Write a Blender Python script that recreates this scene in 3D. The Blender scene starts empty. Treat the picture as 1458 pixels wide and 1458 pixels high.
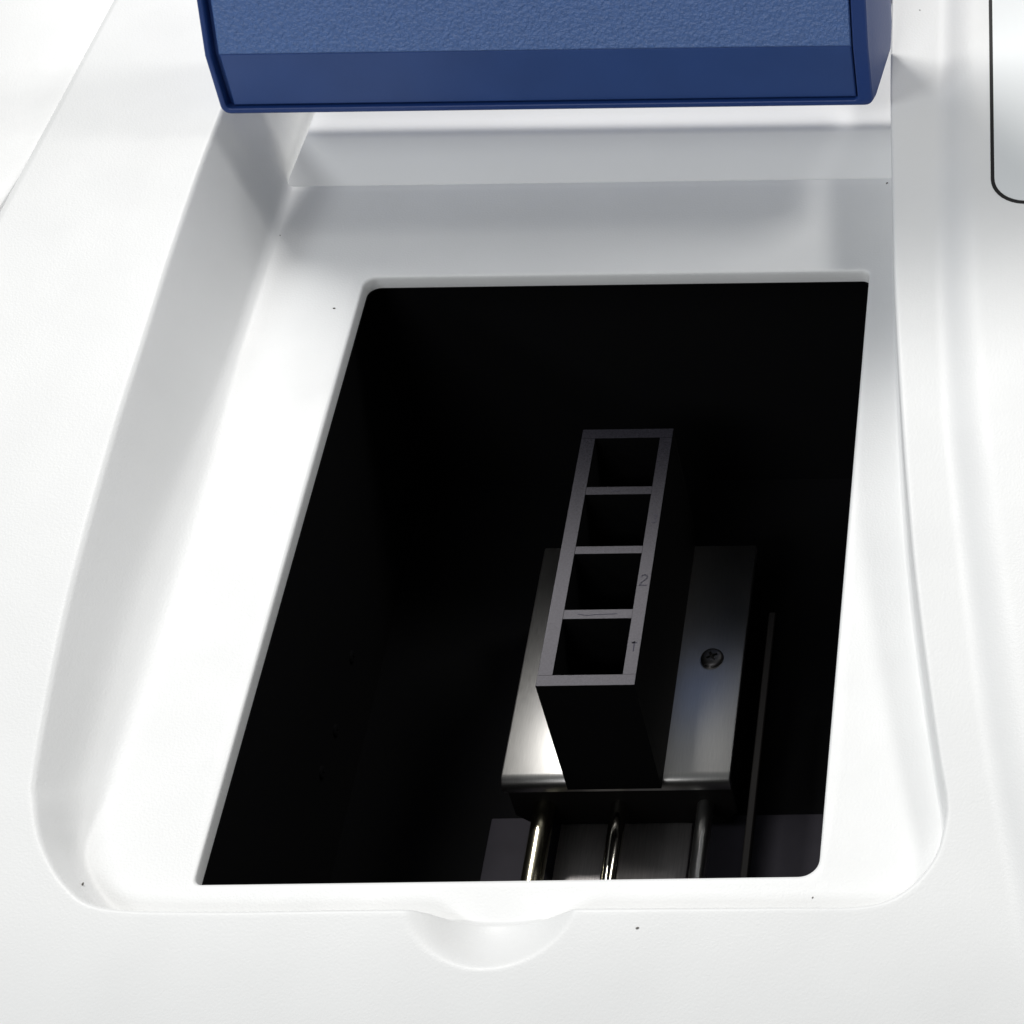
import bpy, bmesh, math
from mathutils import Vector, Matrix

S = 0.001                      # everything below is written in millimetres
scene = bpy.context.scene

# ------------------------------------------------------------------ camera
F_PX, PX, PY, W_PX = 3480.0, 1599.0, 729.0, 1458.0
PITCH = math.atan2(3953.0, F_PX)
ROLL = math.atan(0.0136)
CAM = Vector((147.91, -214.34, 330.0))
fwd = Vector((0, math.cos(PITCH), -math.sin(PITCH)))
up0 = Vector((0, math.sin(PITCH), math.cos(PITCH)))
rt0 = Vector((1, 0, 0))
rt = math.cos(ROLL) * rt0 - math.sin(ROLL) * up0
up = math.sin(ROLL) * rt0 + math.cos(ROLL) * up0
cd = bpy.data.cameras.new("camera")
cam = bpy.data.objects.new("camera", cd)
scene.collection.objects.link(cam)
cd.sensor_width = 36.0
cd.lens = 36.0 * F_PX / W_PX
cd.shift_x = -(PX - W_PX / 2) / W_PX
cd.shift_y = (PY - W_PX / 2) / W_PX
cd.clip_start = 0.01
cd.clip_end = 50.0
m = Matrix((rt, up, -fwd)).transposed().to_4x4()
m.translation = CAM * S
cam.matrix_world = m
scene.camera = cam

# ------------------------------------------------------------------ light
world = bpy.data.worlds.new("World")
scene.world = world
world.use_nodes = True
bg = world.node_tree.nodes["Background"]
bg.inputs[0].default_value = (0.93, 0.97, 1.0, 1)
bg.inputs[1].default_value = 0.13


def area_lamp(name, loc, size_x, size_y, power, col=(1.0, 0.985, 0.96), target=(0.05, 0.08, 0.0)):
    ld = bpy.data.lights.new(name, 'AREA')
    ld.shape = 'RECTANGLE'
    ld.size, ld.size_y = size_x, size_y
    ld.energy = power
    ld.color = col
    o = bpy.data.objects.new(name, ld)
    scene.collection.objects.link(o)
    o.location = loc
    o.rotation_euler = (Vector(target) - Vector(loc)).to_track_quat('-Z', 'Y').to_euler()
    return o


area_lamp("ceiling_lamp_back", (-0.46, 1.29, 1.60), 0.55, 0.20, 25.5)
area_lamp("ceiling_lamp_right", (1.20, 0.95, 1.50), 0.60, 0.30, 12.5)
area_lamp("ceiling_lamp_left", (-1.30, -0.45, 1.25), 0.60, 0.30, 7.0, (0.95, 0.98, 1.0))
area_lamp("fill_lamp_front", (-0.28, -1.25, 1.25), 0.60, 0.30, 8.0, (0.97, 0.98, 1.0))  # added fill for the back of the recess and the lid, no known source

scene.view_settings.view_transform = 'Standard'
scene.view_settings.look = 'None'
scene.view_settings.exposure = 0.05
scene.view_settings.gamma = 1.0
scene.view_settings.use_curve_mapping = False


# ------------------------------------------------------------------ materials
def mat(name, color, rough=0.5, metal=0.0, bump=0.0, bump_scale=4.0, bump_dist=0.02,
        var=0.0, var_scale=0.6, stretch=None, spec=0.5, rough_var=0.0, fine=0.0, fine_scale=9.0, tint=(1, 1, 1)):
    """procedural material; noise scales are per millimetre"""
    mt = bpy.data.materials.new(name)
    mt.use_nodes = True
    nt = mt.node_tree
    b = nt.nodes["Principled BSDF"]
    b.inputs["Base Color"].default_value = (*color, 1)
    b.inputs["Roughness"].default_value = rough
    b.inputs["Metallic"].default_value = metal
    b.inputs["Specular IOR Level"].default_value = spec
    b.inputs["Specular Tint"].default_value = (*tint, 1)
    tc = nt.nodes.new("ShaderNodeTexCoord")
    mp = nt.nodes.new("ShaderNodeMapping")
    mp.inputs["Scale"].default_value = tuple(1000.0 * (stretch[i] if stretch else 1.0) for i in range(3))
    nt.links.new(tc.outputs["Object"], mp.inputs["Vector"])

    def noise(scale, detail=3.0):
        n = nt.nodes.new("ShaderNodeTexNoise")
        n.inputs["Scale"].default_value = scale
        n.inputs["Detail"].default_value = detail
        nt.links.new(mp.outputs["Vector"], n.inputs["Vector"])
        return n
    if var > 0:
        n = noise(var_scale, 5.0)
        r = nt.nodes.new("ShaderNodeMapRange")
        r.inputs["From Min"].default_value = 0.3
        r.inputs["From Max"].default_value = 0.7
        r.inputs["To Min"].default_value = 1.0 - var
        r.inputs["To Max"].default_value = 1.0 + var
        nt.links.new(n.outputs["Fac"], r.inputs["Value"])
        mx = nt.nodes.new("ShaderNodeMix")
        mx.data_type = 'RGBA'
        mx.blend_type = 'MULTIPLY'
        mx.inputs[0].default_value = 1.0
        mx.inputs[6].default_value = (*color, 1)
        nt.links.new(r.outputs["Result"], mx.inputs[7])
        nt.links.new(mx.outputs[2], b.inputs["Base Color"])
    if rough_var > 0:
        n = noise(var_scale * 1.7, 4.0)
        r = nt.nodes.new("ShaderNodeMapRange")
        r.inputs["To Min"].default_value = max(0.02, rough - rough_var)
        r.inputs["To Max"].default_value = rough + rough_var
        nt.links.new(n.outputs["Fac"], r.inputs["Value"])
        nt.links.new(r.outputs["Result"], b.inputs["Roughness"])
    prev = None
    for (st, sc, dt) in ((bump, bump_scale, bump_dist), (fine, fine_scale, 0.01)):
        if st <= 0:
            continue
        n = noise(sc, 2.0)
        bp = nt.nodes.new("ShaderNodeBump")
        bp.inputs["Strength"].default_value = st
        bp.inputs["Distance"].default_value = dt * S
        nt.links.new(n.outputs["Fac"], bp.inputs["Height"])
        if prev:
            nt.links.new(prev.outputs["Normal"], bp.inputs["Normal"])
        nt.links.new(bp.outputs["Normal"], b.inputs["Normal"])
        prev = bp
    return mt


M_WHITE = mat("white_plastic", (0.80, 0.805, 0.80), rough=0.42, bump=0.8, bump_scale=2.4, bump_dist=0.045, rough_var=0.06,
              var=0.02, var_scale=0.05, spec=0.35)
M_LEDGE = mat("white_plastic_ledge", (0.80, 0.805, 0.80), rough=0.45, bump=0.5, bump_scale=1.6, bump_dist=0.03,
              var=0.015, var_scale=0.05, spec=0.35)
M_PANEL = mat("pale_grey_panel", (0.76, 0.785, 0.79), rough=0.35, bump=0.3, bump_scale=2.0, bump_dist=0.02)
M_SEAM = mat("black_gasket", (0.006, 0.005, 0.005), rough=0.7)
M_BLUE = mat("blue_plastic", (0.015, 0.052, 0.215), rough=0.42, bump=0.5, bump_scale=1.6, bump_dist=0.06, spec=0.5)
M_BAND = mat("blue_smooth_plastic", (0.032, 0.082, 0.27), rough=0.45, bump=0.4, bump_scale=2.5, bump_dist=0.05,
             var=0.08, var_scale=0.06)
M_BLUETEX = mat("blue_grained_plastic", (0.092, 0.180, 0.43), rough=0.40, bump=1.0, bump_scale=1.5, bump_dist=0.32,
                fine=0.7, fine_scale=3.5, var=0.10, var_scale=1.2)
M_BLACK = mat("black_paint", (0.0025, 0.0025, 0.003), rough=0.85, bump=0.4, bump_scale=2.5, bump_dist=0.03, spec=0.12)
M_LITFLOOR = mat("lit_floor_tone", (0.036, 0.033, 0.042), rough=0.7, bump=0.4, bump_scale=2.5, bump_dist=0.03, spec=0.2,  # chamber floor where light falls, the light put into a paler colour
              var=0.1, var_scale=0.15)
M_ANOD = mat("grey_anodised", (0.014, 0.0132, 0.0165), rough=0.28, bump=0.6, bump_scale=5.0, bump_dist=0.02,
             var=0.5, var_scale=2.2, spec=0.085, rough_var=0.04, tint=(0.93, 0.90, 1.0))
M_HSIDE = mat("matt_black_sides", (0.003, 0.003, 0.0032), rough=0.75, spec=0.04, bump=0.3, bump_scale=3.0)
M_BLOCK = mat("black_anodised", (0.010, 0.009, 0.0085), rough=0.6, spec=0.07, bump=0.3, bump_scale=3.0)
M_STEEL = mat("brushed_steel", (0.56, 0.55, 0.53), rough=0.31, metal=1.0, bump=0.35, bump_scale=1.0, bump_dist=0.012,
              stretch=(6.0, 0.25, 1.0), var=0.06, var_scale=1.0, rough_var=0.05)
M_DULL = mat("dull_steel", (0.78, 0.74, 0.73), rough=0.52, metal=1.0, bump=0.4, bump_scale=1.0, bump_dist=0.02,
             stretch=(6.0, 0.25, 1.0), var=0.1, var_scale=1.0)
M_ROD = mat("polished_rod", (0.66, 0.63, 0.56), rough=0.14, metal=1.0, bump=0.2, bump_scale=1.0, bump_dist=0.01,
            stretch=(3, 0.3, 3), var=0.12, var_scale=0.6)
M_BRASS = mat("tarnished_rod", (0.60, 0.56, 0.42), rough=0.22, metal=1.0, bump=0.3, bump_scale=1.0, bump_dist=0.02,
              stretch=(3, 0.5, 3), var=0.25, var_scale=0.7)
M_SCREW = mat("screw_steel", (0.14, 0.135, 0.135), rough=0.45, metal=1.0, bump=0.3, bump_scale=3.0)
M_INK = mat("dark_marking", (0.02, 0.018, 0.035), rough=0.7)
M_DUST = mat("grey_dust", (0.12, 0.11, 0.10), rough=0.9)
M_BENCH = mat("bench_laminate", (0.62, 0.62, 0.61), rough=0.5, var=0.03, var_scale=0.2)


# ------------------------------------------------------------------ helpers
def link(name, verts, faces, material, parent=None, smooth=True, sharp=35.0):
    me = bpy.data.meshes.new(name)
    me.from_pydata([(v[0] * S, v[1] * S, v[2] * S) for v in verts], [], faces)
    bm = bmesh.new()
    bm.from_mesh(me)
    bmesh.ops.recalc_face_normals(bm, faces=bm.faces)
    bm.to_mesh(me)
    bm.free()
    me.materials.append(material)
    if smooth:
        me.shade_smooth()
        me.set_sharp_from_angle(angle=math.radians(sharp))
    o = bpy.data.objects.new(name, me)
    scene.collection.objects.link(o)
    if parent:
        o.parent = parent
    return o


def link_bm(name, bm, material, parent=None, sharp=35.0, loc=None, rot=None):
    me = bpy.data.meshes.new(name)
    bmesh.ops.recalc_face_normals(bm, faces=bm.faces)
    bm.to_mesh(me)
    bm.free()
    for v in me.vertices:
        v.co *= S
    me.materials.append(material)
    me.shade_smooth()
    me.set_sharp_from_angle(angle=math.radians(sharp))
    o = bpy.data.objects.new(name, me)
    scene.collection.objects.link(o)
    if parent:
        o.parent = parent
    return o


def bm_box(bm, x0, x1, y0, y1, z0, z1, bev=0.0, seg=2):
    r = bmesh.ops.create_cube(bm, size=1.0)
    vs = r["verts"]
    for v in vs:
        v.co = Vector(((x0 + x1) / 2 + v.co.x * (x1 - x0), (y0 + y1) / 2 + v.co.y * (y1 - y0),
                       (z0 + z1) / 2 + v.co.z * (z1 - z0)))
    if bev > 0:
        es = set()
        for v in vs:
            es.update(v.link_edges)
        bmesh.ops.bevel(bm, geom=list(es), offset=bev, segments=seg, affect='EDGES', profile=0.5)


def box(name, x0, x1, y0, y1, z0, z1, material, parent=None, bev=0.3, seg=2):
    bm = bmesh.new()
    bm_box(bm, x0, x1, y0, y1, z0, z1, bev, seg)
    return link_bm(name, bm, material, parent)


def rod_y(name, x, z, r, y0, y1, material, parent=None, seg=28):
    verts, faces = [], []
    prof = [(y0, 0.0), (y0, r * 0.85), (y0 + 0.2, r), (y1 - 0.3, r), (y1, r * 0.8), (y1, 0.0)]
    for (y, rr) in prof:
        for k in range(seg):
            a = 2 * math.pi * k / seg
            verts.append((x + rr * math.cos(a), y, z + rr * math.sin(a)))
    for i in range(len(prof) - 1):
        for k in range(seg):
            k2 = (k + 1) % seg
            faces.append((i * seg + k, i * seg + k2, (i + 1) * seg + k2, (i + 1) * seg + k))
    return link(name, verts, faces, material, parent)


def tag(o, label=None, cat=None, group=None, kind=None):
    if label:
        o["label"] = label
    if cat:
        o["category"] = cat
    if group:
        o["group"] = group
    if kind:
        o["kind"] = kind
    return o


def thing(name, loc, label, cat):
    e = bpy.data.objects.new(name, None)
    scene.collection.objects.link(e)
    e.empty_display_size = 0.01
    tag(e, label, cat)
    return e                                   # origin kept at the world origin so parts stay in mm


def catmull(pts, n=10):
    out = []
    L = len(pts)
    for i in range(L):
        p0, p1, p2, p3 = (Vector(pts[(i + k - 1) % L]) for k in range(4))
        for j in range(n):
            t = j / n
            out.append(0.5 * ((2 * p1) + (-p0 + p2) * t + (2 * p0 - 5 * p1 + 4 * p2 - p3) * t * t
                              + (-p0 + 3 * p1 - 3 * p2 + p3) * t ** 3))
    return out


def ray_hit(poly, c, a):
    """distance from c along angle a to a closed 2-D polyline"""
    dx, dy = math.cos(a), math.sin(a)
    best = None
    n = len(poly)
    for i in range(n):
        x1, y1 = poly[i][0] - c[0], poly[i][1] - c[1]
        x2, y2 = poly[(i + 1) % n][0] - c[0], poly[(i + 1) % n][1] - c[1]
        s1 = dx * y1 - dy * x1
        s2 = dx * y2 - dy * x2
        if (s1 > 0) == (s2 > 0):
            continue
        t = s1 / (s1 - s2)
        d = (x1 + t * (x2 - x1)) * dx + (y1 + t * (y2 - y1)) * dy
        if d > 0 and (best is None or d > best):
            best = d
    return best


def rounded_rect(x0, x1, y0, y1, radii, seg=8):
    rbl, rbr, rtr, rtl = radii
    out = []
    for (cx, cy, r, a0) in ((x0 + rbl, y0 + rbl, rbl, 180), (x1 - rbr, y0 + rbr, rbr, 270),
                            (x1 - rtr, y1 - rtr, rtr, 0), (x0 + rtl, y1 - rtl, rtl, 90)):
        for k in range(seg + 1):
            a = math.radians(a0 + 90 * k / seg)
            out.append((cx + r * math.cos(a), cy + r * math.sin(a)))
    return out


def lerp_table(t, v):
    if v <= t[0][0]:
        return t[0][1]
    for (a, b) in zip(t, t[1:]):
        if v <= b[0]:
            f = (v - a[0]) / (b[0] - a[0])
            return a[1] + f * (b[1] - a[1])
    return t[-1][1]


def smooth(t):
    t = max(0.0, min(1.0, t))
    return t * t * (3 - 2 * t)


# ------------------------------------------------------------------ the shape of the top cover
CREASE = [(-60, 136.0), (-28, 131.8), (-6, 128.6), (14, 124.9), (27.4, 122.8), (56, 119.1), (84, 115.7),
          (115.5, 113.3), (150, 112.0), (199, 111.0), (290, 110.0)]


def deck(x, y):
    if y >= -8:
        z = 6 + 14 * (min(y, 215) + 8) / 190.0
    else:
        d = -8 - y
        z = 6 - 0.0737 * d - 0.0045 * d * d
    s = x - lerp_table(CREASE, y)
    if s > 0:                                   # raised console on the right
        a = min(s, 3.5)
        h = 0.5 * 0.55 / 3.5 * a * a
        if s > 3.5:
            b = min(s, 9.0) - 3.5
            h += 0.55 * b - 0.5 * (0.47 / 5.5) * b * b
        if s > 9.0:
            h += 0.08 * (s - 9.0)
        z += h
    # finger scoop in the front edge
    ex = (x - 49.0) / (14.0 if x < 49.0 else 13.4)
    ey = (y + 7.5) / 11.6
    r2 = ex * ex + ey * ey
    if r2 < 1.0:
        z -= 5.6 * (1.0 - r2) ** (1.25 + 0.75 * smooth(-ex * 1.2))
    return z


T_PTS = [(-24, 222.0), (-28.6, 220.6), (-29.6, 214), (-29.8, 195), (-30.1, 176), (-31.3, 154), (-32.0, 128.8), (-32.2, 106), (-32.4, 89.5), (-32.05, 66.7),
         (-31.4, 49.6), (-30.05, 32.6), (-28.3, 16.5), (-27.0, 11.2), (-23.7, 3.55), (-17.9, -4.0), (-10.9, -7.9), (5.6, -8.77),
         (27, -8.8), (49, -8.9), (63, -9.1), (92.8, -9.36), (106.9, -9.3), (113.3, -6.6), (117.5, -1.1), (119.0, 5.5),
         (118.9, 10.3), (117.7, 16.8), (115.1, 33.1), (111.85, 56.0), (108.8, 83.8), (106.0, 115.6), (104.4, 139.1),
         (103.1, 161.5), (102.3, 177), (101.7, 195), (101.1, 214), (99.0, 221), (92, 222), (35, 222), (-16, 222)]
B_PTS = [(-19, 220.5), (-21.4, 219), (-22, 214), (-22, 195), (-22, 172), (-22, 128.8), (-22, 89), (-22, 49.6), (-22, 30), (-22, 17), (-21.9, 10.5),
         (-20.6, 4.4), (-15.9, -2.9), (-9.8, -6.9), (6, -7.9),
         (27, -8.0), (49, -8.1), (63, -8.3), (92.8, -8.6), (106.6, -8.5), (112.7, -6.1), (116.8, -0.9), (118.3, 5.6),
         (118.2, 10.3), (117.0, 16.8), (114.4, 33.1), (111.1, 56.0), (108.1, 83.8), (105.4, 115.6), (103.8, 139.1),
         (102.5, 161.5), (101.6, 177), (101.0, 195), (100.3, 214), (98.2, 219.6), (92, 220.5), (35, 220.5), (-16, 220.5)]
OPEN = rounded_rect(-0.9, 98.5, 0.0, 140.6, (1.2, 3.2, 1.6, 2.6))
CEN = (45.0, 85.0)
EDGE_X = lambda y: -68.0 + 0.125 * (y - 144.0)      # left edge of the top cover
OUTER = [(EDGE_X(-75), -75), (215, -75), (215, 285), (EDGE_X(285), 285)]


def build_cover(parent):
    T = [(p.x, p.y) for p in catmull([(a, b, 0) for a, b in T_PTS])]
    B = [(p.x, p.y) for p in catmull([(a, b, 0) for a, b in B_PTS])]
    N = 1600
    angs = [2 * math.pi * k / N for k in range(N)]
    for c in OUTER + [(-0.2, 0.3), (98.0, 0.6)]:       # a ray through each outer corner
        angs.append(math.atan2(c[1] - CEN[1], c[0] - CEN[0]) % (2 * math.pi))
    angs = sorted(set(round(a, 7) for a in angs))
    N = len(angs)
    verts, rows = [], None
    for a in angs:
        dx, dy = math.cos(a), math.sin(a)
        rO, rB, rT, rE = (ray_hit(q, CEN, a) for q in (OPEN, B, T, OUTER))
        rB = min(rB, rT - 0.15)
        pT = (CEN[0] + dx * rT, CEN[1] + dy * rT)
        zT = deck(*pT)
        yB = CEN[1] + dy * rB
        left = CEN[0] + dx * rB < 0
        wall = math.hypot(rT - rB, zT)
        r1 = (2.0 + 4.0 * smooth((125 - yB) / 70.0) * smooth((yB - 2) / 16.0)) if left else 1.0
        r1 = min(r1, 0.55 * wall, 0.8 * (rB - rO))
        r2 = min(0.9, 0.35 * wall)
        st = [(rO + 0.05, -3.0), (rO, -2.6), (rO, -0.7), (rO + 0.12, -0.3), (rO + 0.34, -0.08), (rO + 0.75, 0.0)]
        f0, f1 = rO + 0.75, rB - r1
        for k in range(1, 9):
            st.append((f0 + (f1 - f0) * k / 8, 0.0))
        ux, uz = (rT - rB) / wall, zT / wall
        for k in range(1, 8):
            t = k / 7
            p0, p1, p2 = (rB - r1, 0.0), (rB, 0.0), (rB + ux * r1, uz * r1)
            st.append(tuple((1 - t) ** 2 * p0[i] + 2 * t * (1 - t) * p1[i] + t * t * p2[i] for i in (0, 1)))
        w0, w1 = r1, wall - r2
        for k in range(1, 6):
            w = w0 + (w1 - w0) * k / 5
            st.append((rB + ux * w, uz * w))
        rd = rT + r2
        zd = deck(CEN[0] + dx * rd, CEN[1] + dy * rd)
        for k in range(1, 7):
            t = k / 6
            p0, p1, p2 = (rB + ux * w1, uz * w1), (rT, zT), (rd, zd)
            st.append(tuple((1 - t) ** 2 * p0[i] + 2 * t * (1 - t) * p1[i] + t * t * p2[i] for i in (0, 1)))
        r_end = rE - 2.0
        near = min(24.0, r_end - rd)
        rs = [rd + near * k / 44 for k in range(1, 45)]
        rs += [rd + near + (r_end - rd - near) * k / 60 for k in range(1, 61)] if r_end - rd - near > 1 else \
              [rd + near + (r_end - rd - near) * k / 60 for k in range(1, 61)]
        for r in rs:
            st.append((r, deck(CEN[0] + dx * r, CEN[1] + dy * r)))
        ze = st[-1][1]
        for (dr, dz) in ((0.9, 0.12), (1.5, 0.45), (1.85, 1.0), (2.0, 1.8), (2.0, 40.0)):
            st.append((r_end + dr, ze - dz))
        st.append((rE, -118.0))
        rows = len(st)
        verts += [(CEN[0] + dx * r, CEN[1] + dy * r, z) for r, z in st]
    faces = []
    for k in range(N):
        k2 = (k + 1) % N
        for i in range(rows - 1):
            faces.append((k * rows + i, k * rows + i + 1, k2 * rows + i + 1, k2 * rows + i))
    return link("top_cover", verts, faces, M_WHITE, parent, sharp=60.0)


# ------------------------------------------------------------------ bench and instrument
bench = box("bench", -600, 800, -500, 900, -160, -120, M_BENCH, None, bev=2)
tag(bench, kind="structure")

inst = thing("spectrophotometer", None,
             "white laboratory spectrophotometer with its blue lid open over a black sample chamber", "instrument")
build_cover(inst)


def conform(name, outline, lift, material, parent, cx, cy, rings=24, edge=0.35):
    """a thin plate that follows the top cover"""
    verts, faces = [(cx, cy, deck(cx, cy) + lift)], []
    n = len(outline)
    for k in range(1, rings + 1):
        f = k / rings
        for (x, y) in outline:
            px, py = cx + (x - cx) * f, cy + (y - cy) * f
            verts.append((px, py, deck(px, py) + lift))
    for (x, y) in outline:                                # skirt down into the cover
        verts.append((x, y, deck(x, y) - 0.5))
    for i in range(n):
        j = (i + 1) % n
        faces.append((0, 1 + i, 1 + j))
        for k in range(rings):
            a, b = 1 + k * n, 1 + (k + 1) * n
            faces.append((a + i, b + i, b + j, a + j))
    return link(name, verts, faces, material, parent, sharp=50)


def outline_offset(pts, d):
    out = []
    n = len(pts)
    for i in range(n):
        p, q = Vector(pts[i - 1]), Vector(pts[(i + 1) % n])
        t = (q - p).normalized()
        out.append((pts[i][0] + t.y * d, pts[i][1] - t.x * d))
    return out


def dense(pts, step=2.0):
    out = []
    for i in range(len(pts)):
        a, b = Vector(pts[i]), Vector(pts[(i + 1) % len(pts)])
        k = max(1, int((b - a).length / step))
        for j in range(k):
            c = a + (b - a) * j / k
            out.append((c.x, c.y))
    return out


# display panel let into the console, with its dark seam
pan = dense([(p[0] - 0.030 * (p[1] - 134), p[1]) for p in rounded_rect(124.4, 205, 137.6, 262, (6.5, 6.5, 6.5, 6.5), 10)])
dp = conform("display_panel", pan, 0.22, M_PANEL, inst, 165, 196)
conform("panel_seam", outline_offset(pan, 0.72), 0.08, M_SEAM, dp, 165, 196)

# side cover to the left of the top cover, with a tapering gap between them
sv, sf = [], []
ys = [-75 + 10 * k for k in range(37)]
for y in ys:
    g = -1.6 + max(0.0, (165 - y)) * 0.075
    x = EDGE_X(y) - g
    z = deck(x, y) - 0.75
    for (dx, dz) in ((0, -110), (0, -1.8), (-0.15, -0.9), (-0.6, -0.25), (-1.4, 0.0), (-30, -0.5), (-60, -3), (-70, -20), (-70, -110)):
        sv.append((x + dx, y, z + dz if dz > -100 else -118))
for i in range(len(ys) - 1):
    for j in range(8):
        sf.append((i * 9 + j, i * 9 + j + 1, (i + 1) * 9 + j + 1, (i + 1) * 9 + j))
link("side_cover", sv, sf, M_WHITE, inst)

# low sill across the back of the recess
lp = [(168.0, -1.0), (168.0, 0.03), (168.2, 0.35), (168.5, 0.62), (173.4, 7.75), (173.75, 8.15), (174.2, 8.38), (174.9, 8.45),
      (221.0, 9.4), (221.0, -1.0)]
lv, lf = [], []
for k in range(3):
    for (y, z) in lp:
        end = -22.6 + 0.62 * max(z, 0.0) if y < 200 else -16.0
        x = (end, end + 0.5, 101.9)[k]
        lv.append((x, y + (0.25 if k == 0 and y < 175 else 0.0), z - (0.12 if k == 0 and z > 1 else 0.0)))
n = len(lp)
for k in range(2):
    for i in range(n):
        lf.append((k * n + i, k * n + (i + 1) % n, (k + 1) * n + (i + 1) % n, (k + 1) * n + i))
lf += [tuple(range(n)), tuple(2 * n + i for i in range(n))]
link("rear_sill", lv, lf, M_LEDGE, inst, sharp=40)

# black sample chamber below the opening
cx0, cx1, cy0, cy1, cz0, cz1 = -5.0, 106.0, -7.0, 146.0, -67.0, -3.05
hole = rounded_rect(-0.7, 98.3, 0.2, 140.4, (1.2, 3.2, 1.6, 2.6))
cv = [(cx0, cy0, cz0), (cx1, cy0, cz0), (cx1, cy1, cz0), (cx0, cy1, cz0)]
cv += [(x, y, -3.05) for x, y, _ in cv[:4]]
cf = [(0, 1, 2, 3), (0, 1, 5, 4), (1, 2, 6, 5), (2, 3, 7, 6), (3, 0, 4, 7)]
h0 = len(cv)
cv += [(x, y, -3.05) for x, y in hole]
h1 = len(cv)
q = 9
for s in range(4):                                        # ceiling frame round the opening
    idx = [h0 + s * q + k for k in range(q)]
    for a, b in zip(idx, idx[1:]):
        cf.append((4 + s, a, b))
    nx = h0 + ((s + 1) % 4) * q
    cf.append((4 + s, idx[-1], nx, 4 + (s + 1) % 4))
link("sample_chamber", cv, cf, M_BLACK, inst, smooth=False)

# fittings inside the chamber
box("lit_floor_patch", 24.0, cx1 - 0.1, cy0 + 0.1, 57.0, cz0 + 0.02, cz0 + 1.0, M_LITFLOOR, inst, bev=0.3)  # paler slab standing in for light pooled on the front floor
box("floor_strip", 38.4, 64.0, 4.0, 60.0, cz0 + 1.0, -63.6, M_DULL, inst, bev=0.4)
box("guide_rail", 77.3, 78.7, cy0 + 0.1, 92.4, -49.4, -47.0, M_BLOCK, inst, bev=0.2, seg=1)
rod_y("guide_rod", 36.6, -57.0, 2.1, cy0 + 0.1, 100.0, M_BRASS, inst)
rod_y("guide_rod", 50.9, -57.0, 1.6, cy0 + 0.1, 100.0, M_ROD, inst)
rod_y("guide_rod", 67.4, -57.0, 1.6, cy0 + 0.1, 100.0, M_STEEL, inst)


def screw(name, loc, r, h, material, parent, axis='Z'):
    """pan-head screw with a cross recess"""
    seg, verts, faces = 32, [], []
    prof = [(r, -0.3), (r, h * 0.35), (r * 0.93, h * 0.7), (r * 0.75, h * 0.92), (r * 0.62, h)]
    for (rr, z) in prof:
        verts += [(rr * math.cos(2 * math.pi * k / seg), rr * math.sin(2 * math.pi * k / seg), z) for k in range(seg)]
    for i in range(len(prof) - 1):
        for k in range(seg):
            k2 = (k + 1) % seg
            faces.append((i * seg + k, i * seg + k2, (i + 1) * seg + k2, (i + 1) * seg + k))
    last = (len(prof) - 1) * seg
    w, l = 0.13 * r, 0.50 * r                              # the cross
    cross = [(l, -w), (l, w), (w, w), (w, l), (-w, l), (-w, w), (-l, w), (-l, -w), (-w, -w), (-w, -l), (w, -l), (w, -w)]
    ca = math.radians(25)
    cross = [(x * math.cos(ca) - y * math.sin(ca), x * math.sin(ca) + y * math.cos(ca)) for x, y in cross]
    bm = bmesh.new()
    bv = [bm.verts.new(v) for v in verts]
    for f in faces:
        bm.faces.new([bv[i] for i in f])
    top = [bm.verts.new((x, y, h)) for x, y in cross]
    low = [bm.verts.new((x * 0.8, y * 0.8, h - 0.45 * r)) for x, y in cross]
    bm.faces.new(low)
    for i in range(12):
        j = (i + 1) % 12
        bm.faces.new([top[i], top[j], low[j], low[i]])
    outer_e = [bm.edges.get((bv[last + k], bv[last + (k + 1) % seg])) for k in range(seg)]
    inner_e = [bm.edges.get((top[i], top[(i + 1) % 12])) for i in range(12)]
    bmesh.ops.triangle_fill(bm, use_beauty=True, edges=outer_e + inner_e)
    if axis == 'X':
        bmesh.ops.rotate(bm, verts=bm.verts, cent=(0, 0, 0), matrix=Matrix.Rotation(math.radians(90), 3, 'Y'))
    bmesh.ops.translate(bm, verts=bm.verts, vec=loc)
    return link_bm(name, bm, material, parent, sharp=40)


for (y, z) in ((84.9, -50.1), (67.8, -51.2), (56.7, -49.6)):
    screw("chamber_screw", (cx0, y, z), 1.3, 0.5, M_BLACK, inst, 'X')

# ------------------------------------------------------------------ the lid
LY, LZ, BEND = 166.5, 20.3, 13.4
L1, L2 = math.radians(6.0), math.radians(27.0)            # lean of the lower band and of the main panel
LN = (math.cos(math.radians(22)), -math.sin(math.radians(22)))


def lid_pt(x, a, d):
    y, z = LY, LZ
    a1 = min(a, BEND)
    y, z = y + a1 * math.sin(L1), z + a1 * math.cos(L1)
    if a > BEND:
        y, z = y + (a - BEND) * math.sin(L2), z + (a - BEND) * math.cos(L2)
    return (x, y + d * LN[0], z + d * LN[1])


def loop_rect(x0, x1, a0, a1, d, r=1.5, seg=5):
    p = rounded_rect(x0, x1, a0, a1, (r, r, r, r), seg)
    b = max(BEND, a0 + r + 0.3)
    h = 2 * (seg + 1)
    p = p[:h] + [(x1, b)] + p[h:] + [(x0, b)]              # a vertex on each side where the lid bends
    return [lid_pt(x, a, d) for x, a in p]


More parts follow.
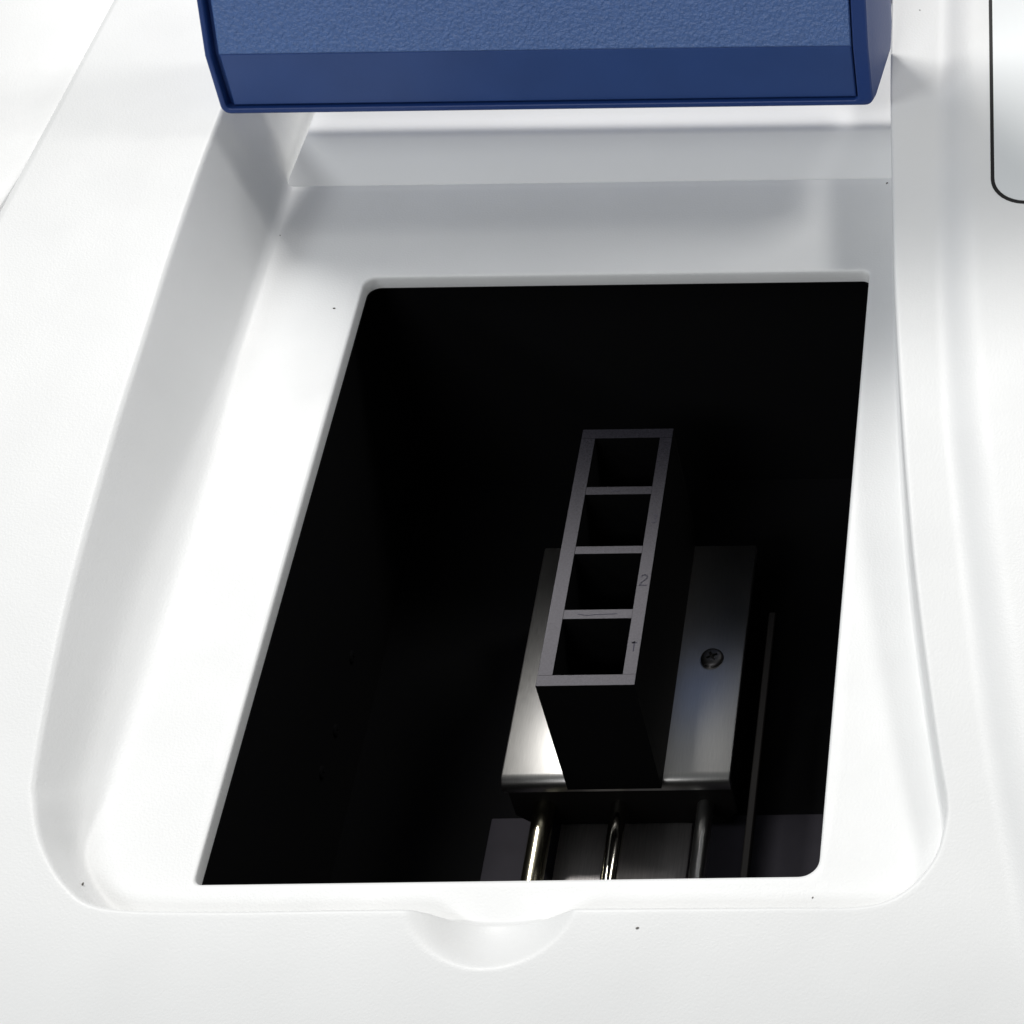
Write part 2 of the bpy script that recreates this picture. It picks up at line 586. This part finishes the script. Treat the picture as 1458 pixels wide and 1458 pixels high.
def loft(name, loops, material, parent, cap_first=False, cap_last=False, sharp=35):
    verts, faces = [], []
    n = len(loops[0])
    h = (n - 2) // 2
    for lo in loops:
        verts += lo
    for i in range(len(loops) - 1):
        for k in range(n):
            k2 = (k + 1) % n
            faces.append((i * n + k, i * n + k2, (i + 1) * n + k2, (i + 1) * n + k))
    for cap, o in ((cap_first, 0), (cap_last, (len(loops) - 1) * n)):
        if cap:
            faces.append(tuple(o + k for k in list(range(h + 1)) + [n - 1]))
            faces.append(tuple(o + k for k in range(h, n)))
    return link(name, verts, faces, material, parent, sharp=sharp)


XL, XR, LEN = -29.4, 99.7, 190.0
lid = loft("lid", [
    loop_rect(XL + 1.3, XR - 3.2, 1.5, LEN - 1.5, 2.6, 0.8),         # floor of the shallow tray (behind the panels)
    loop_rect(XL + 1.2, XR - 3.1, 1.35, LEN - 1.4, 0.5, 1.0),
    loop_rect(XL + 1.1, XR - 3.0, 1.2, LEN - 1.2, 0.15, 1.0),
    loop_rect(XL + 0.9, XR - 2.8, 1.0, LEN - 1.0, 0.0, 1.1),
    loop_rect(XL + 0.3, XR - 0.4, 0.3, LEN - 0.3, 0.0, 1.5),
    loop_rect(XL + 0.05, XR - 0.1, 0.05, LEN - 0.05, 0.25, 1.7),
    loop_rect(XL, XR, 0.0, LEN, 0.8, 1.8),
    loop_rect(XL + 0.1, XR + 0.5, 0.3, LEN - 0.2, 2.2, 2.2),
    loop_rect(XL + 0.6, XR + 3.0, 6.6, LEN - 2.0, 13.0, 3.0),
    loop_rect(XL + 1.4, XR + 3.0, 9.5, LEN - 4.0, 19.0, 3.5),
    loop_rect(XL + 4.0, XR + 0.5, 13.5, LEN - 7.0, 20.5, 3.5),
], M_BLUE, inst, cap_first=True, cap_last=True)


def lid_plate(name, a0, a1, d, material):
    x0, x1, t, e = XL + 2.5, XR - 3.45, 1.6, 0.25
    o = [(x0, a0), (x1, a0), (x1, a1), (x0, a1)]
    i_ = [(x0 + e, a0 + e), (x1 - e, a0 + e), (x1 - e, a1 - e), (x0 + e, a1 - e)]
    v = [lid_pt(x, a, d + t) for x, a in o] + [lid_pt(x, a, d + e) for x, a in o] + [lid_pt(x, a, d) for x, a in i_]
    f = [(8, 9, 10, 11)]
    for r in (0, 4):
        f += [(r + k, r + (k + 1) % 4, r + 4 + (k + 1) % 4, r + 4 + k) for k in range(4)]
    return link(name, v, f, material, lid, sharp=30)


lid_plate("lid_band", 1.75, BEND, 0.9, M_BAND)
lid_plate("lid_panel", BEND + 0.01, LEN - 2.0, 0.7, M_BLUETEX)

# ------------------------------------------------------------------ carriage and cuvette holder
car = thing("carriage", None, "brushed steel carriage plate with a cross-head screw, sliding on rods under the cuvette holder", "carriage")
PZ = -47.0
pv, pf = [], []
prof = [(110.0, PZ - 1.5), (110.0, PZ - 0.2), (109.8, PZ), (54.0, PZ), (53.1, PZ - 0.12), (52.4, PZ - 0.5), (51.95, PZ - 1.1),
        (51.8, PZ - 1.9), (51.8, PZ - 3.0), (52.2, PZ - 3.2), (53.2, PZ - 3.2), (53.3, PZ - 1.5)]
for x in (30.2, 30.45, 73.0, 73.25):
    k = 0.12 if x in (30.2, 73.25) else 0.0
    pv += [(x, y + (k if y < 60 else -k), z - k) for y, z in prof]
n = len(prof)
for c in range(3):
    for i in range(n):
        j = (i + 1) % n
        pf.append((c * n + i, c * n + j, (c + 1) * n + j, (c + 1) * n + i))
pf += [tuple(range(n)), tuple(3 * n + i for i in range(n))]
link("plate", pv, pf, M_STEEL, car, sharp=50)
screw("screw", (67.2, 80.8, PZ), 2.25, 0.9, M_SCREW, car)
# slide block below the plate, its lower front corners cut off
blk = [(30.4, -48.6), (30.4, -60.0), (33.6, -63.4), (70.0, -63.4), (73.2, -60.0), (73.2, -48.6)]
bv = [(x, 53.35, z) for x, z in blk] + [(x, 108.0, z) for x, z in blk]
nb = len(blk)
bfac = [tuple(range(nb)), tuple(nb + i for i in range(nb))]
bfac += [(i, (i + 1) % nb, nb + (i + 1) % nb, nb + i) for i in range(nb)]
sb = link("slide_block", bv, bfac, M_BLOCK, car, smooth=False)
bmd = sb.modifiers.new("edge", 'BEVEL')
bmd.width = 0.4 * S
bmd.segments = 2

hol = thing("cuvette_holder", None, "dark grey four-cell cuvette holder with numbers scratched on its rim, on the steel carriage", "cuvette holder")
HT, HB = -15.0, PZ + 0.02
HX0, HX1, HY0, HY1 = 43.2, 60.8, 50.1, 112.6
IX0, IX1 = 45.9, 58.4
WELLS = [(52.5, 65.35), (67.5, 80.85), (82.7, 95.6), (97.6, 110.2)]


def holder_wall(name, x0, x1, y0, y1, z0=HB, z1=HT, bev=0.04, material=None):
    o = box(name, x0, x1, y0, y1, z0, z1, M_HSIDE, hol, bev=bev, seg=1)
    o.data.materials.append(material or M_ANOD)           # the machined top face is bare
    for f in o.data.polygons:
        f.material_index = 1 if f.normal.z > 0.9 else 0
    return o


holder_wall("side_wall", HX0, IX0, WELLS[0][0] - 0.01, WELLS[3][1] + 0.01)
holder_wall("side_wall", IX1, HX1, WELLS[0][0] - 0.01, WELLS[3][1] + 0.01)
holder_wall("end_wall", HX0, HX1, HY0, WELLS[0][0], z1=HT + 0.004, bev=0.04)
holder_wall("end_wall", HX0, HX1, WELLS[3][1], HY1, z1=HT + 0.004, bev=0.04)
for a, b in zip(WELLS, WELLS[1:]):
    holder_wall("divider", IX0 - 0.01, IX1 + 0.01, a[1], b[0], z1=HT - 0.05, bev=0.04)
holder_wall("base", IX0 - 0.01, IX1 + 0.01, WELLS[0][0] - 0.01, WELLS[3][1] + 0.01, z1=PZ + 3.0, bev=0.0, material=M_BLOCK)


def strokes(name, lines, width, z, parent, material=M_INK, depth=0.03):
    bm = bmesh.new()
    for ln in lines:
        for (x0, y0), (x1, y1) in zip(ln, ln[1:]):
            d = Vector((x1 - x0, y1 - y0))
            if d.length < 1e-6:
                continue
            d.normalize()
            nrm = Vector((-d.y, d.x)) * width / 2
            e = d * width * 0.35
            c = [(x0 - e.x - nrm.x, y0 - e.y - nrm.y), (x1 + e.x - nrm.x, y1 + e.y - nrm.y),
                 (x1 + e.x + nrm.x, y1 + e.y + nrm.y), (x0 - e.x + nrm.x, y0 - e.y + nrm.y)]
            lo = [bm.verts.new((x, y, z - 0.01)) for x, y in c]
            hi = [bm.verts.new((x, y, z + depth)) for x, y in c]
            bm.faces.new(hi)
            for i in range(4):
                bm.faces.new([lo[i], lo[(i + 1) % 4], hi[(i + 1) % 4], hi[i]])
    return link_bm(name, bm, material, parent)


RX = 59.6


def digit(lines, cx, cy, sx, sy):
    return [[(cx + x * sx, cy + y * sy) for x, y in ln] for ln in lines]


D1 = [[(-0.30, 0.45), (0.05, 0.62), (0.05, -0.9)], [(-0.45, 0.48), (0.5, 0.48)]]
D2 = [[(-0.7, 0.55), (-0.45, 0.9), (0.1, 1.0), (0.6, 0.75), (0.6, 0.35), (0.1, -0.05), (-0.5, -0.5), (-0.75, -1.0), (0.75, -1.0)]]
D3 = [[(-0.6, 0.8), (0.0, 1.0), (0.55, 0.6), (0.0, 0.1), (0.6, -0.45), (0.0, -1.0), (-0.65, -0.7)]]
strokes("number_mark", digit(D1, RX, 59.0, 0.9, 1.35), 0.26, HT, hol)
strokes("number_mark", digit(D2, RX, 74.3, 0.85, 1.25), 0.22, HT, hol)
strokes("number_mark", digit(D3, RX + 0.25, 89.3, 0.7, 1.1), 0.15, HT, hol)
strokes("scratch_mark", [[(48.4, 66.5), (49.3, 66.35), (50.2, 66.1), (51.6, 66.3), (53.4, 66.35), (55.6, 66.45)]], 0.14, HT - 0.05, hol)
strokes("scratch_mark", [[(50.7, 96.6), (51.5, 96.4), (52.4, 96.7)]], 0.12, HT - 0.05, hol)

# ------------------------------------------------------------------ dust grains on the white plastic
db = bmesh.new()
DUST = [(447, 434), (312, 549), (385, 333), (1265, 264), (1047, 211), (923, 1323), (132, 1262), (1317, 22), (1150, 1276), (976, 237)]
SIZES = [0.32, 0.2, 0.18, 0.32, 0.22, 0.32, 0.34, 0.2, 0.22, 0.15]
GRAINS = [(-5.3, 131.8, 0), (-22.3, 111.2, 0.25), (-20.5, 153.2, 0.0), (100.6, 166.5, 0.0), (74.5, 178.3, 0.55), (72.2, -12.8, None),
          (-18.0, -0.6, 1.2), (107.5, 196.0, None), (98.0, -4.2, 0.0), (66.5, 172.6, 0.35), ]
for i, (x, y, z) in enumerate(GRAINS):
    if z is None:
        z = deck(x, y)
    r = SIZES[i % len(SIZES)]
    mx = Matrix.Translation((x, y, z + r * 0.2)) @ Matrix.Rotation(i * 1.3, 4, 'Z') @ Matrix.Diagonal((r, r * 0.55, r * 0.4, 1))
    bmesh.ops.create_icosphere(db, subdivisions=1, radius=1.0, matrix=mx)
dust = link_bm("dust", db, M_DUST, None)
tag(dust, "scattered dark dust grains on the white plastic", "dust", kind="stuff")
